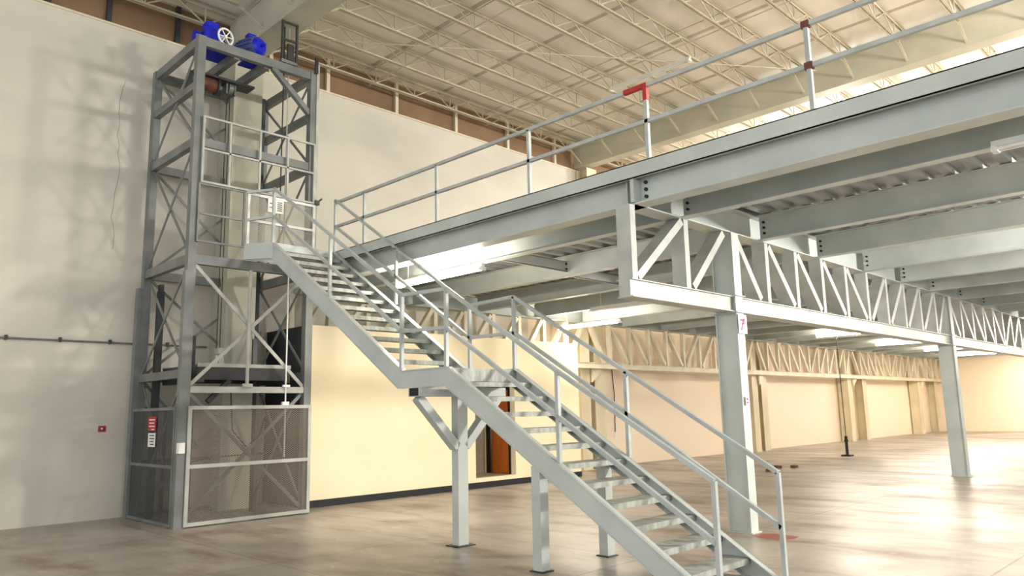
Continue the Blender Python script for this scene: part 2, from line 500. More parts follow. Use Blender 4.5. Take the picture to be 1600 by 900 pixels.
for i, (xa, xb, yy) in enumerate(((8.1, 10.05, 8.62), (10.1, 11.97, 8.9), (14.0, 15.8, 8.7))):
    o = MB().box(xa, xb, yy, yy + .01, 4.02, 4.2).box(xa, xb, yy, yy + .06, 4.02, 4.03).box(xa, xb, yy, yy + .06, 4.19, 4.2).build('bridging_channel', M['grey'], None, org=(xa, yy, 4.02))
    tag(o, ('pale bridging channel at the end of the lit lamp', 'bridging channel between the second and third joists', 'bridging channel deep between the fourth and fifth joists')[i], 'channel', 'bridging channels under the deck')
    c = MB()
    for k in range(2):
        c.cyl((xb - .05, yy - .003, 4.06 + .09 * k), (xb - .05, yy - .02, 4.06 + .09 * k), .02, 8)
    c.build('bolts', M['black'], o)

# trusses
def make_truss(yc, x0, cols, x1, zb0, zb1, label, m, w, n_in, name='girder_truss', first_panels=None):
    t = thing(name, (x0, yc, zb0), label, 'truss')
    MB().ibeam((x0 + .1, yc, zc), (x1, yc, zc), ZT - ZB, .24, .014, .012).build('top_chord', M['grey'], t)
    c = MB()
    c.box(x0 - .03, x1, yc - w / 2, yc + w / 2, zb0 + .012, zb1 - .012)
    c.box(x0 - .03, x1, yc - w / 2 - .035, yc + w / 2 + .035, zb1 - .012, zb1)
    c.box(x0 - .03, x1, yc - w / 2 - .035, yc + w / 2 + .035, zb0, zb0 + .012)
    c.build('bottom_chord', m, t)
    dw = .2 if w > .15 else .12
    def vert(x, z0=zb1, z1=ZB):
        MB().box(x - .05, x + .05, yc - dw / 2, yc + dw / 2, z0, z1).build('vertical', m, t)
    def diag(xa, za, xb, zb):
        MB().bar((xa, yc, za), (xb, yc, zb), dw * .98, .1, up=(0, 0, 1)).build('diagonal', m, t)
    # cantilever end
    bays = []
    pts = [x0] + cols + [x1]
    for a, b in zip(pts, pts[1:]):
        L = b - a
        np_ = max(2, round(L / n_in))
        bays.append([a + L * k / np_ for k in range(np_ + 1)])
    for bi, xs in enumerate(bays):
        last = len(xs) - 1
        for k, x in enumerate(xs):
            iscol = any(abs(x - cx) < .01 for cx in cols)
            if iscol:
                continue
            vert(x if k else x + .05)
        mid = (len(xs) - 1) / 2
        for k in range(last):
            a, b = xs[k], xs[k + 1]
            ea, eb_ = .12, .08
            rise = (k >= mid) if bi > 0 else True
            if any(abs(a - cx) < .01 for cx in cols): ea = .24
            if any(abs(b - cx) < .01 for cx in cols): eb_ = .24
            if rise:
                diag(a + ea, zb1 + .03, b - eb_, ZB - .03)
            else:
                diag(a + eb_, ZB - .03, b - ea, zb1 + .03)
    return t
COLX = [9.33, 18.9, 28.4, 37.9]
make_truss(TY, 6.98, COLX, 46.5, 2.855, 3.065, 'near grey steel truss carried by the free-standing columns', M['truss'], .16, 0.98)
make_truss(13.27, 7.2, [16.2, 25.7, 34.5, 43.7], 47.2, 2.72, 2.88, 'far cream steel truss running along the left wall', M['cream_steel'], .12, 0.92)
# end post hanger of the near truss, in front of the edge beam
# columns
def hcol(x, yc, z1, m, label, group, b=.3, d=.3, base=True, name='steel_column', org=None, stiff=()):
    t = thing(name, (x, yc, 0), label, 'column', group)
    c = MB()
    tf = .018
    c.box(x - b / 2, x + b / 2, yc - d / 2, yc - d / 2 + tf, .012, z1)
    c.box(x - b / 2, x + b / 2, yc + d / 2 - tf, yc + d / 2, .012, z1)
    c.box(x - b / 2 + .03, x - b / 2 + .045, yc - d / 2 + tf, yc + d / 2 - tf, .012, z1)
    c.box(x + b / 2 - .045, x + b / 2 - .03, yc - d / 2 + tf, yc + d / 2 - tf, .012, z1)
    c.build('shaft', m, t)
    if base:
        MB().box(x - b / 2 - .03, x + b / 2 + .03, yc - d / 2 - .03, yc + d / 2 + .03, 0, .012).build('base_plate', m, t)
    for z in stiff:
        MB().box(x - b / 2 - .03, x + b / 2 + .03, yc - d / 2 - .03, yc + d / 2 + .03, z, z + .012).build('stiffener_plate', m, t)
    return t
cl = ['grey steel column at the foot of the stairs', 'grey steel column alone on the open floor behind the stairs',
      'third free-standing steel column of the near truss', 'fourth free-standing steel column of the near truss']
for x, l in zip(COLX, cl):
    hcol(x - .02, TY + .02, ZB, M['grey'], l, 'columns of the near truss', .19, .32, stiff=(2.84, 3.065))
wlb = ['cream wall column at the end of the partition', 'cream wall column behind the second free-standing bay', 'cream wall column past the hanging cable', 'last cream wall column before the far corner']
for x, l in zip((16.2, 25.75, 34.4, 43.6), wlb):
    t = hcol(x, 13.62, ZB, M['wallcol'], l, 'mezzanine columns on the left wall', .4, .46, name='wall_column')
    MB().prism([(x + .2, 2.72), (x + .62, 2.72), (x + .62, 2.66), (x + .2, 2.35)], 'y', 13.3, 13.36).build('bracket', M['wallcol'], t)
wlc = ['square cream pilaster rising to the roof beside the partition', 'cream building pilaster next to the second wall column', 'cream building pilaster right of the third wall column', 'cream building pilaster in the far corner']
for x, l in zip((16.92, 26.6, 36.3, 46.6), wlc):
    t = thing('building_column', (x, 13.7, 0), l, 'column', 'building columns on the left wall')
    MB().box(x - .22, x + .22, 13.47, 13.49, 0, 8.6).box(x - .015, x + .015, 13.49, 13.86, 0, 8.6).box(x - .22, x + .22, 13.86, 13.89, 0, 8.6).build('shaft', M['wallcol'], t)
t = thing('building_column', (6.25, 13.6, 0), 'wide grey building column standing behind the lift tower', 'column', 'building columns on the left wall')
MB().box(5.98, 6.55, 13.30, 13.32, 0, 8.6).box(5.98, 6.0, 13.32, 13.89, 0, 8.6).box(6.53, 6.55, 13.32, 13.89, 0, 8.6).build('shaft', M['girder'], t)

# guard rail on the mezzanine edge
gr = thing('guardrail', (XM, 5, 4.41), 'grey pipe guardrail along the mezzanine edge', 'railing')
PYs = [10.46, 8.55, 6.63, 4.75, 2.84, .93, -.98, -2.9]
for y in PYs:
    MB().box(XM - .0, XM + .045, y - .022, y + .022, 4.41, 5.30).build('post', M['rail'], gr)
MB().box(XM, XM + .045, -6.5, 11.33, 5.28, 5.325).build('top_rail', M['rail'], gr)
MB().box(XM, XM + .045, -6.5, 11.33, 4.845, 4.89).build('middle_rail', M['rail'], gr)
rp = MB().box(XM - .004, XM + .049, 4.77, 5.05, 5.276, 5.329).box(XM - .004, XM + .049, 4.724, 4.776, 5.12, 5.329).build('painted_corner', M['red'], gr)
rp['label'] = 'red painted corner'
for z in (5.3, 4.868):
    MB().box(XM - .006, XM + .051, 2.80, 2.88, z - .035, z + .035).build('rusty_joint', M['rust'], gr)

# ================================================================== STAIRCASE
SX0, SX1 = 5.80, 6.98
LZ = 2.14; LY0, LY1 = 6.88, 7.76
FY = 3.47; TYY = 11.26; TZ = 4.40
st = thing('staircase', (6.4, 5, 0), 'grey steel staircase with a mid landing climbing to the mezzanine', 'staircase')
def stringer(xa, xb, web_side):
    topl = [(FY, .0), (LY0, LZ), (LY1, LZ), (TYY, TZ)]
    dep = .265
    botl = [(FY + .38, 0.0), (LY0 + .05, LZ - .225), (LY1 + .09, LZ - .225), (TYY + .03, TZ - .26)]
    c = MB()
    wx = xa if web_side < 0 else xb
    t = .012
    polys = [[topl[i], topl[i + 1], botl[i + 1], botl[i]] for i in range(3)]
    for q in polys:
        c.prism(q, 'x', wx, wx - web_side * t)
    fl0, fl1 = (xa - .0, xa + .07) if web_side < 0 else (xb - .07, xb)
    for i in range(3):
        for ln, s in ((topl, 0), (botl, .012)):
            (ya, za), (yb, zb) = ln[i], ln[i + 1]
            c.prism([(ya, za + s - .012), (yb, zb + s - .012), (yb, zb + s), (ya, za + s)], 'x', fl0 - .012, fl1)
    return c
stringer(SX0, SX0 + .08, -1).build('stringer', M['grey'], st)
stringer(SX1 - .08, SX1, 1).build('stringer', M['grey'], st)
def tread(y, z, d):
    c = MB()
    c.box(SX0 + .015, SX1 - .015, y, y + d, z - .012, z)
    c.box(SX0 + .015, SX1 - .015, y, y + .012, z - .055, z - .012)
    c.box(SX0 + .015, SX1 - .015, y + d - .012, y + d, z - .04, z - .012)
    return c
N1 = 12
sl = LZ / (LY0 - FY)
for k in range(1, N1):
    z = LZ * k / N1
    tread(FY + z / sl + .04, z - .01, .27).build('tread', M['tread'], st)
N2 = 13
sl2 = (TZ - LZ) / (TYY - LY1)
for k in range(1, N2):
    z = LZ + (TZ - LZ) * k / N2
    tread(LY1 + (z - LZ) / sl2 + .04, z - .01, .26).build('tread', M['tread'], st)
MB().box(SX0 + .012, SX1 - .012, LY0 + .02, LY1 + .1, LZ - .025, LZ - .012).box(SX0 + .012, SX1 - .012, LY0 + .02, LY0 + .032, LZ - .17, LZ - .025).box(
    SX0 + .012, SX1 - .012, LY1 + .06, LY1 + .1, LZ - .12, LZ - .025).build('landing', M['tread'], st)
# top platform to the lift
pl = MB()
pl.prism([(SX0, TYY), (XM + .05, TYY), (XM + .05, 11.66), (5.5, 11.66), (5.5, 11.64)], 'z', TZ - .03, TZ)
pl.prism([(SX0, TYY), (SX0 + .012, TYY), (5.512, 11.65), (5.5, 11.65)], 'z', TZ - .26, TZ - .03)
pl.box(5.5, XM, 11.64, 11.66, TZ - .26, TZ - .03)
pl.box(SX0, XM, TYY, TYY + .012, TZ - .12, TZ - .03)
pl.build('top_platform', M['grey'], st)
# supports
MB().box(6.26, 6.42, 7.24, 7.36, .012, 1.80).build('support_post', M['grey'], st)
MB().box(6.2, 6.48, 7.18, 7.42, 0, .012).build('base_plate', M['dark'], st)
cb = MB()
for (z0, z1) in ((1.80, 1.808), (1.902, 1.91)):
    cb.box(5.62, 7.06, 7.2, 7.4, z0, z1)
for (y0, y1) in ((7.2, 7.208), (7.392, 7.4)):
    cb.box(5.62, 7.06, y0, y1, 1.808, 1.902)
cb.build('cross_beam', M['grey'], st)
MB().box(5.63, 5.64, 7.208, 7.392, 1.808, 1.902).build('dark_tube_interior', M['black'], st)
for s in (-1, 1):
    MB().bar((6.34 + s * .07, 7.3, 1.18), (6.34 + s * .66, 7.3, 1.79), .12, .1).build('brace', M['grey'], st)
for xx in (5.855, 6.92):
    MB().box(xx - .06, xx + .06, 5.44, 5.56, .012, 1.04).build('support_post', M['grey'], st)
    MB().box(xx - .085, xx + .085, 5.41, 5.59, 0, .012).build('base_plate', M['dark'], st)
# railings
def sq(c, pts, w=.042):
    for p, q in zip(pts, pts[1:]):
        c.bar(p, q, w, w)
    return c
def rail_side(x, pts, first_base):
    P = [(x, y, zt) for (y, zb, zt) in pts]
    Mid = [(x, y, zb + (zt - zb) * .5) for (y, zb, zt) in pts]
    for (y, zb, zt) in pts:
        MB().box(x - .021, x + .021, y - .021, y + .021, zb, zt).build('railing_post', M['rail'], st)
    sq(MB(), P).build('handrail', M['rail'], st)
    Mid[0] = (x, pts[0][0], .47)
    sq(MB(), Mid).build('middle_rail', M['rail'], st)
near = [(3.47, .0, .985), (5.2, 1.08, 2.0), (6.95, LZ, 3.08), (7.83, LZ + .03, 3.11), (9.57, 3.3, 4.22), (11.33, TZ, 5.33)]
far = [(3.47, .03, .975), (5.2, 1.08, 2.02), (6.96, LZ, 3.09), (7.83, LZ + .03, 3.07), (9.54, 3.28, 4.18), (11.32, TZ, 5.34)]
rail_side(SX0 + .04, near, 0)
rail_side(SX1 + .02, far, 0)
sq(MB(), [(SX0 + .04, 11.33, 5.31), (5.52, 11.64, 5.27)]).build('handrail_return', M['rail'], st)
sq(MB(), [(SX0 + .04, 11.33, 4.86), (5.52, 11.64, 4.8)]).build('middle_rail_return', M['rail'], st)

# ================================================================== LIFT TOWER
X0, X1, Y0, Y1 = 4.62, 6.80, 11.68, 13.66
PW = .13
tw = thing('freight_lift_tower', (5.7, 12.7, 0), 'tall grey steel lattice tower of the freight lift', 'lift tower')
for (x, y) in ((X0, Y0), (X1 - PW, Y0), (X0, Y1 - PW), (X1 - PW, Y1 - PW)):
    MB().box(x, x + PW, y, y + PW, 0, 7.78).build('post', M['tower'], tw)
# sleeve on the lower near post
MB().box(X0 - .035, X0 + .095, Y0 - .018, Y0 + .1, 0, 3.86).build('post_sleeve', M['tower'], tw)
MB().box(X0 - .07, X0 + .02, Y1 - .1, Y1 + .03, 0, 3.82).build('post_sleeve', M['tower'], tw)
xa, xb, ya, yb = X0 + PW, X1 - PW, Y0 + PW, Y1 - PW
def beam_x(y, z, h, m='tower', w=.1): MB().box(xa, xb, y - w / 2, y + w / 2, z - h / 2, z + h / 2).build('beam', M[m], tw)
def beam_y(x, z, h, m='tower', w=.1): MB().box(x - w / 2, x + w / 2, ya, yb, z - h / 2, z + h / 2).build('beam', M[m], tw)
fy, by, lx, rx = Y0 + .065, Y1 - .065, X0 + .065, X1 - .065
for z, h in ((7.70, .15), (5.98, .14), (4.06, .15)):
    beam_x(fy, z, h); beam_x(by, z, h); beam_y(lx, z, h); beam_y(rx, z, h)
beam_x(fy, 2.035, .1, 'towerlight'); beam_y(lx, 2.28, .13); beam_x(by, 2.28, .12); beam_y(rx, 2.28, .12)
beam_y(lx, 6.95, .12); beam_y(rx, 6.95, .12)
def xbrace(face, z0, z1, m='tower', w=.045, one=False):
    def P(t, z):
        if face == 'f': return (xa + (xb - xa) * t, fy, z)
        if face == 'b': return (xa + (xb - xa) * t, by, z)
        if face == 'l': return (lx, ya + (yb - ya) * t, z)
        return (rx, ya + (yb - ya) * t, z)
    off = Vector((0, -.012, 0)) if face in 'fb' else Vector((-.012, 0, 0))
    up = (0, 1, 0) if face in 'fb' else (1, 0, 0)
    MB().bar(Vector(P(0, z1)) + off, Vector(P(1, z0)) + off, w, .02, up=up).build('cross_brace', M[m], tw)
    if not one:
        MB().bar(Vector(P(0, z0)) - off, Vector(P(1, z1)) - off, w, .02, up=up).build('cross_brace', M[m], tw)
for f in 'lrb':
    xbrace(f, 6.06, 7.62); xbrace(f, 4.14, 5.9); xbrace(f, 2.35, 3.98)
    xbrace(f, .1, 2.2)
xbrace('f', 2.09, 3.98, 'towerlight', .055)
xbrace('f', .12, 1.98, 'tower', .055)
MB().bar((5.95, fy, 7.64), (6.68, fy, 6.98), .09, .09, up=(0, 1, 0)).build('knee_brace', M['tower'], tw)
MB().bar((5.95, by, 7.64), (6.68, by, 6.98), .09, .09, up=(0, 1, 0)).build('knee_brace', M['tower'], tw)
# hoist beams
for x in (5.32, 5.86):
    MB().box(x - .045, x + .045, Y0 + .1, Y1 - .1, 7.6, 7.75).build('hoist_beam', M['tower'], tw)
# rails and guides
for (x, y) in ((5.02, 12.62), (6.28, 12.72)):
    MB().box(x - .03, x + .03, y - .045, y - .03, .02, 7.45).box(x - .006, x + .006, y - .03, y + .03, .02, 7.45).build('guide_rail', M['dark'], tw)
MB().box(4.78, 4.88, 13.25, 13.35, 0, 3.75).box(4.8, 4.86, 13.24, 13.36, 3.75, 3.87).build('guide_rail', M['dark'], tw)
MB().box(X1 - .02, X1 + .03, Y0 - .02, Y0 + .06, 4.5, 7.95).build('gate_track', M['towerlight'], tw)
MB().box(X1 - .07, X1 - .01, Y0 - .04, Y0 - .01, 7.75, 8.05).build('gate_track_head', M['black'], tw)
MB().cyl((5.65, fy - .06, 2.1), (5.65, fy - .06, 3.98), .028).box(5.57, 5.73, fy - .1, fy - .05, 2.08, 2.13).build('front_upright', M['towerlight'], tw)
MB().cyl((6.33, fy - .06, .95), (6.33, fy - .06, 3.98), .013).box(6.27, 6.39, fy - .1, fy - .05, 2.08, 2.12).box(6.26, 6.38, fy - .1, fy - .05, 1.74, 1.84).build('conduit', M['white'], tw)
cab = [(6.3, fy - .06, 1.78), (6.1, fy + .1, 1.75), (6.02, fy + .2, 1.3), (5.85, fy + .3, 1.12), (5.6, fy + .3, 1.4), (5.55, fy + .3, 2.1)]
MB().path(cab, .012, 6).build('loose_cable', M['dark'], tw)
MB().path([(4.8, fy + .2, .92), (5.3, fy + .3, .99), (5.9, fy + .3, 1.0), (6.3, fy + .2, 1.02), (6.33, fy - .02, 1.0), (6.33, fy - .03, 1.5)], .012, 6).build('loose_cable', M['dark'], tw)
# mesh door on the front
def frame(c, fx, p0, p1, z0, z1, mids=(), vs=(), w=.045, d=.03):
    """rectangular tube frame; fx = ('y', value) plane"""
    ax, v = fx
    def B(a0, a1, b0, b1):
        if ax == 'y': c.box(a0, a1, v - d / 2, v + d / 2, b0, b1)
        else: c.box(v - d / 2, v + d / 2, a0, a1, b0, b1)
    B(p0, p0 + w, z0, z1); B(p1 - w, p1, z0, z1)
    B(p0 + w, p1 - w, z0, z0 + w); B(p0 + w, p1 - w, z1 - w, z1)
    for m_ in mids: B(p0 + w, p1 - w, m_ - w / 2, m_ + w / 2)
    for u in vs: B(u - w / 2, u + w / 2, z0 + w, z1 - w)
    return c
dg = frame(MB(), ('y', Y0 - .03), 4.72, 6.79, .02, 1.785, mids=(.885,), w=.055).build('gate', M['towerlight'], tw)
MB().box(4.77, 6.74, Y0 - .027, Y0 - .025, .07, 1.74).build('mesh_panel', M['mesh'], dg)
lg = frame(MB(), ('x', X0 - .03), Y0 + .1, Y1 - .03, .02, 1.775, mids=(.885,), w=.045).build('side_guard', M['tower'], tw)
MB().box(X0 - .027, X0 - .025, Y0 + .14, Y1 - .07, .06, 1.74).build('mesh_panel', M['meshdark'], lg)
bg = frame(MB(), ('y', Y1 + .0), 4.75, 6.67, .02, 1.8, mids=(.9,), vs=(5.15, 5.6, 6.25), w=.05).build('rear_guard', M['rust'], tw)
MB().box(4.8, 6.62, Y1 + .02, Y1 + .026, .05, 1.76).build('guard_sheet', M['guard'], bg)
# raised gate
frame(MB(), ('y', Y0 - .045), 4.74, 6.76, 5.29, 6.40, mids=(5.85,), vs=(5.2, 5.72, 6.23), w=.032, d=.032).build('raised_gate', M['towerlight'], tw)
# upper guard and gate
frame(MB(), ('y', Y0 - .02), 4.72, 5.5, 4.33, 5.29, mids=(4.79,), w=.03, d=.03).build('upper_guard', M['tower'], tw)
ug = frame(MB(), ('y', Y0 - .04), 5.53, 6.78, 4.34, 5.275, mids=(4.81,), w=.042, d=.035).build('upper_gate', M['white'], tw)
MB().box(5.57, 6.74, Y0 - .028, Y0 - .026, 4.38, 5.24).build('mesh_panel', M['meshlight'], ug)
MB().box(6.76, 6.84, Y0 - .09, Y0 - .03, 5.28, 5.36).cyl((6.8, Y0 - .06, 5.32), (6.88, Y0 - .1, 5.4), .015).build('latch', M['dark'], ug)
# switch box
sw = MB().box(X0 - .04, X0 + .05, Y0 - .1, Y0 - .005, 1.09, 1.245).build('switch_box', M['white'], tw)
# side brackets of the counter-guide
MB().box(6.1, 6.4, Y0 + .03, Y0 + .12, 7.8, 7.86).build('motor_bracket', M['tower'], tw)

# lift car
lc = thing('lift_car', (5.7, 12.6, 2.1), 'dark steel platform of the lift stopped inside the tower', 'lift car')
MB().box(4.95, 6.55, 11.95, 13.35, 2.40, 2.44).build('platform_floor', M['carpaint'], lc)
c = MB()
for x in (4.95, 6.43): c.box(x, x + .12, 11.95, 13.35, 2.16, 2.40)
for y in (11.95, 13.27): c.box(5.07, 6.43, y, y + .08, 2.2, 2.40)
c.bar((5.15, 12.0, 1.85), (5.5, 12.0, 2.2), .07, .07)
c.build('platform_frame', M['dark'], lc)
MB().box(4.95, 6.55, 11.93, 11.95, 2.40, 2.46).build('edge_strip', M['towerlight'], lc)
MB().box(4.95, 6.55, 13.35, 13.37, 2.40, 2.46).build('edge_strip', M['towerlight'], lc)
for x in (5.12, 6.2):
    MB().box(x - .04, x + .04, 12.55, 12.6, 2.44, 2.95).build('guide_bracket', M['carpaint'], lc)
MB().box(5.48, 5.62, 12.5, 12.62, 2.44, 2.62).cyl((5.55, 12.56, 2.62), (5.55, 12.56, 2.72), .05).build('rope_anchor', M['towerlight'], lc)
MB().box(5.32, 5.46, 12.05, 12.2, 2.62, 2.72).box(5.36, 5.42, 12.1, 12.15, 2.44, 2.62).build('limit_switch', M['towerlight'], lc)
for i, (x, y) in enumerate(((5.52, 12.58), (5.585, 12.6))):
    o = MB().cyl((x, y, 2.66), (x, y, 7.42), .008, 6).build('hoist_rope', M['dark'], None, org=(x, y, 2.66))
    tag(o, ('left steel rope hanging inside the lift tower', 'right steel rope hanging inside the lift tower')[i], 'rope', 'lift ropes')

# hoist machinery
def motor(c_, axis, L, r):
    c_ = Vector(c_); d = Vector(axis).normalized()
    return c_ - d * L / 2, c_ + d * L / 2, d
def make_motor(name, loc, axis, L, r, label, body):
    t = thing(name, (loc[0], loc[1], loc[2] - r - .05), label, 'motor')
    p, q, d = motor(loc, axis, L, r)
    MB().cyl(p, q, r, 24).build('body', body, t, smooth=True)
    MB().cyl(p - d * .07, p, r * .86, 24, r2=r * .98).build('fan_cover', M['blue'], t, smooth=True)
    MB().cyl(q, q + d * .05, r * .98, 24, r2=r * .7).cyl(q + d * .05, q + d * .15, .025, 12).build('end_bell', M['blue'], t, smooth=True)
    f = MB(); s = d.cross(Vector((0, 0, 1)))
    for k in range(14):
        a = math.pi * 2 * k / 14
        e = s * math.cos(a) + Vector((0, 0, 1)) * math.sin(a)
        f.bar(p + d * .03 + e * (r + .008), q - d * .03 + e * (r + .008), .008, .03, up=e)
    f.build('cooling_fin', body, t)
    zf = 7.75
    MB().box(loc[0] - .16, loc[0] + .16, loc[1] - .14, loc[1] + .14, zf, zf + .03).box(loc[0] - .06, loc[0] + .06, loc[1] - .1, loc[1] + .1, zf + .03, loc[2] - r + .03).build('foot', M['blue'], t)
    MB().box(loc[0] - .07, loc[0] + .07, loc[1] - .07, loc[1] + .07, loc[2] + r - .01, loc[2] + r + .09).build('terminal_box', M['blue'], t)
    return t
make_motor('hoist_motor', (5.72, 12.15, 8.06), (.35, -1, 0), .42, .17, 'blue electric motor on top of the lift tower, the right one of two', M['bluegrey'])
gm = thing('gearbox', (5.05, 12.1, 7.78), 'bright blue gearbox with pale handwheel on top of the lift tower', 'gearbox')
MB().box(4.86, 5.2, 12.0, 12.4, 7.80, 8.12).build('housing', M['blue'], gm, bevel=.03)
MB().cyl((5.02, 12.2, 8.12), (5.02, 12.2, 8.22), .13, 20).cyl((4.84, 12.2, 8.0), (4.74, 12.2, 8.0), .09, 16).box(4.92, 5.12, 12.1, 12.3, 8.22, 8.3).build('cover', M['blue'], gm)
hw = MB().ring((5.16, 11.9, 8.0), (.2, -1, 0), .14, .018)
for k in range(3):
    a = k * math.pi / 3
    hw.cyl((5.16 - .13 * math.cos(a), 11.9, 8.0 - .13 * math.sin(a)), (5.16 + .13 * math.cos(a), 11.9, 8.0 + .13 * math.sin(a)), .01, 6)
hw.cyl((5.16, 11.88, 8.0), (5.12, 12.02, 8.0), .03, 10)
hw.build('handwheel', M['white'], gm)
MB().box(4.75, 5.42, 11.95, 12.45, 7.75, 7.80).build('bed_plate', M['blue'], gm)
MB().cyl((5.2, 12.2, 8.0), (5.42, 12.2, 8.0), .035, 10).build('drive_shaft', M['dark'], gm)
sv = thing('rope_drum', (5.3, 12.5, 7.3), 'rusty rope drum hanging under the top of the lift tower', 'drum')
MB().cyl((4.85, 12.55, 7.36), (5.3, 12.55, 7.36), .12, 20).build('drum_shell', M['rust'], sv, smooth=True)
MB().cyl((4.83, 12.55, 7.36), (4.85, 12.55, 7.36), .16, 20).cyl((5.3, 12.55, 7.36), (5.32, 12.55, 7.36), .16, 20).build('flange', M['dark'], sv)
MB().box(4.85, 5.95, 12.4, 12.7, 7.46, 7.5).build('carrier_plate', M['dark'], sv)
pu = MB().cyl((5.52, 12.58, 7.40), (5.6, 12.58, 7.40), .11, 18).box(5.47, 5.5, 12.5, 12.66, 7.28, 7.46).box(5.62, 5.65, 12.5, 12.66, 7.28, 7.46).build('pulley', M['tower'], sv)

# conduit frame up to the roof
cf = thing('roof_ladder', (6.26, 11.74, 7.78), 'narrow dark steel frame standing between the top of the lift tower and the roof girder', 'frame')
for x in (6.12, 6.4):
    MB().box(x - .018, x + .018, 11.72, 11.76, 7.78, 8.6).build('stile', M['dark'], cf)
for z in (8.58, 8.25):
    MB().box(6.138, 6.382, 11.725, 11.755, z - .015, z + .015).build('rung', M['dark'], cf)
for i, x in enumerate((6.22, 6.31)):
    MB().cyl((x, 11.85, 4.45), (x, 11.85, 8.55), .011, 6).build('conduit_pipe', M['towerlight'] if i else M['dark'], cf)
MB().box(6.24, 6.36, 11.76, 11.8, 7.9, 8.2).build('junction_box', M['dark'], cf)

# signs
def sign(name, mb, ms, label, cat='sign'):
    return tag(mb.build(name, ms), label, cat)
sx = X0 - .046
c = MB().box(sx - .004, sx, 12.50, 12.83, 1.42, 1.64)
for k, (a, b) in enumerate(((.05, .28), (.07, .27), (.05, .28), (.06, .18))):
    c.box(sx - .006, sx - .004, 12.5 + a, 12.5 + b, 1.59 - .05 * k - .009, 1.59 - .05 * k + .009, 1)
sign('notice_board', c, [M['red'], M['white']], 'red notice with pale lines of text on the lift side mesh')
c = MB().box(sx - .004, sx, 12.50, 12.80, 1.17, 1.385)
for k, (a, b) in enumerate(((.05, .25), (.04, .24), (.06, .22), (.05, .2))):
    c.box(sx - .006, sx - .004, 12.5 + a, 12.5 + b, 1.345 - .045 * k - .008, 1.345 - .045 * k + .008, 1)
sign('notice_board', c, [M['white'], M['dark']], 'white notice with dark lines of text below the red notice')
sy = Y0 - .058
c = MB().box(5.88, 6.17, sy - .003, sy, 5.0, 5.23)
for k in range(5):
    c.box(6.05, 6.14, sy - .005, sy - .003, 5.19 - .035 * k - .007, 5.19 - .035 * k + .007, 1)
    if k in (1, 3): c.box(5.91, 6.0, sy - .005, sy - .003, 5.19 - .035 * k - .007, 5.19 - .035 * k + .007, 1)
sign('notice_board', c, [M['white'], M['dark']], 'white printed notice on the upper lift gate')
c = MB().box(4.16, 4.28, WY - .006, WY, 1.41, 1.51).box(4.18, 4.26, WY - .008, WY - .006, 1.43, 1.49, 1).box(4.2, 4.23, WY - .009, WY - .008, 1.45, 1.48, 2)
sign('wall_sign', c, [M['red'], M['rust'], M['white']], 'tiny red square sign on the left wall')
cy = TY - .162
c = MB().box(9.205, 9.43, cy - .003, cy, 2.56, 2.815)
c.bar((9.25, cy - .004, 2.74), (9.35, cy - .004, 2.74), .022, .002, up=(0, 1, 0), mi=1)
c.bar((9.35, cy - .004, 2.76), (9.27, cy - .004, 2.60), .03, .002, up=(0, 1, 0), mi=1)
c.bar((9.29, cy - .004, 2.685), (9.37, cy - .004, 2.70), .018, .002, up=(0, 1, 0), mi=1)
c.bar((9.38, cy - .004, 2.77), (9.36, cy - .004, 2.70), .016, .002, up=(0, 1, 0), mi=1)
sign('paper_sign', c, [M['white'], M['pink']], 'white paper with pink handwriting on the column by the stairs', 'paper')
c = MB().box(9.26, 9.34, cy - .003, cy, 1.62, 1.73).box(9.275, 9.325, cy - .005, cy - .003, 1.68, 1.71, 1).box(9.275, 9.325, cy - .005, cy - .003, 1.64, 1.66, 1)
sign('small_tag', c, [M['white'], M['pink']], 'small faded pink tag low on the column by the stairs', 'tag')

# pipe on the left wall
pp = thing('wall_pipe', (1, WY, 2.9), 'thin conduit pipe running along the left wall', 'pipe')
MB().cyl((-9, WY - .03, 2.93), (5.9, WY - .03, 2.89), .016, 8).build('pipe_run', M['tower'], pp)
for x in (1.2, 2.75, 3.5, 4.25, 5.2):
    MB().box(x - .02, x + .02, WY - .05, WY, 2.87, 2.945).build('clip', M['dark'], pp)

vc = thing('wall_conduit', (18.05, WY, .9), 'thin dark conduit dropping down the cream wall right of the partition', 'pipe')
MB().path([(18.05, WY - .03, 3.3), (18.0, WY - .03, 2.9), (18.08, WY - .03, 2.0), (18.05, WY - .03, .9)], .014, 6).build('pipe_run', M['rust'], vc)
MB().box(18.0, 18.12, WY - .05, WY, .8, .95).build('outlet_box', M['white'], vc)
lc2 = MB().path([(13.9, 8.2, 3.93), (14.6, 8.0, 3.86), (15.4, 7.9, 3.8), (16.0, 7.7, 3.78), (16.3, 7.5, 3.84), (16.0, 7.45, 3.9), (15.2, 8.0, 3.92)], .012, 6).build('loose_cord', M['white'])
tag(lc2, 'loose white cord sagging below the joists left of the near column', 'cord')

# ================================================================== ROOF STEEL
GX = [6.33, 16.8, 27.0]
gl = ['grey roof girder above the lift tower', 'beige roof girder crossing the middle of the hall', 'far beige roof girder beyond the middle girder']
for x, l in zip(GX, gl):
    t = thing('roof_girder', (x, 2, 8.6), l, 'girder', 'roof girders')
    if x < 7:
        MB().box(x - .25, x + .25, -12, 13.88, 8.6, 8.62).box(x - .23, x - .21, -12, 13.88, 8.62, 9.32).box(x + .21, x + .23, -12, 13.88, 8.62, 9.32).box(x - .25, x + .25, -12, 13.88, 9.32, 9.34).build('box_section', M['girder'], t)
    else:
        MB().box(x - .17, x + .17, -12, 13.88, 8.64, 8.66).build('bottom_flange', M['girder'], t)
        MB().box(x - .17, x - .155, -12, 13.88, 8.66, 9.30).box(x - .17, x + .17, -12, 13.88, 9.30, 9.32).build('web', M['girder'], t)

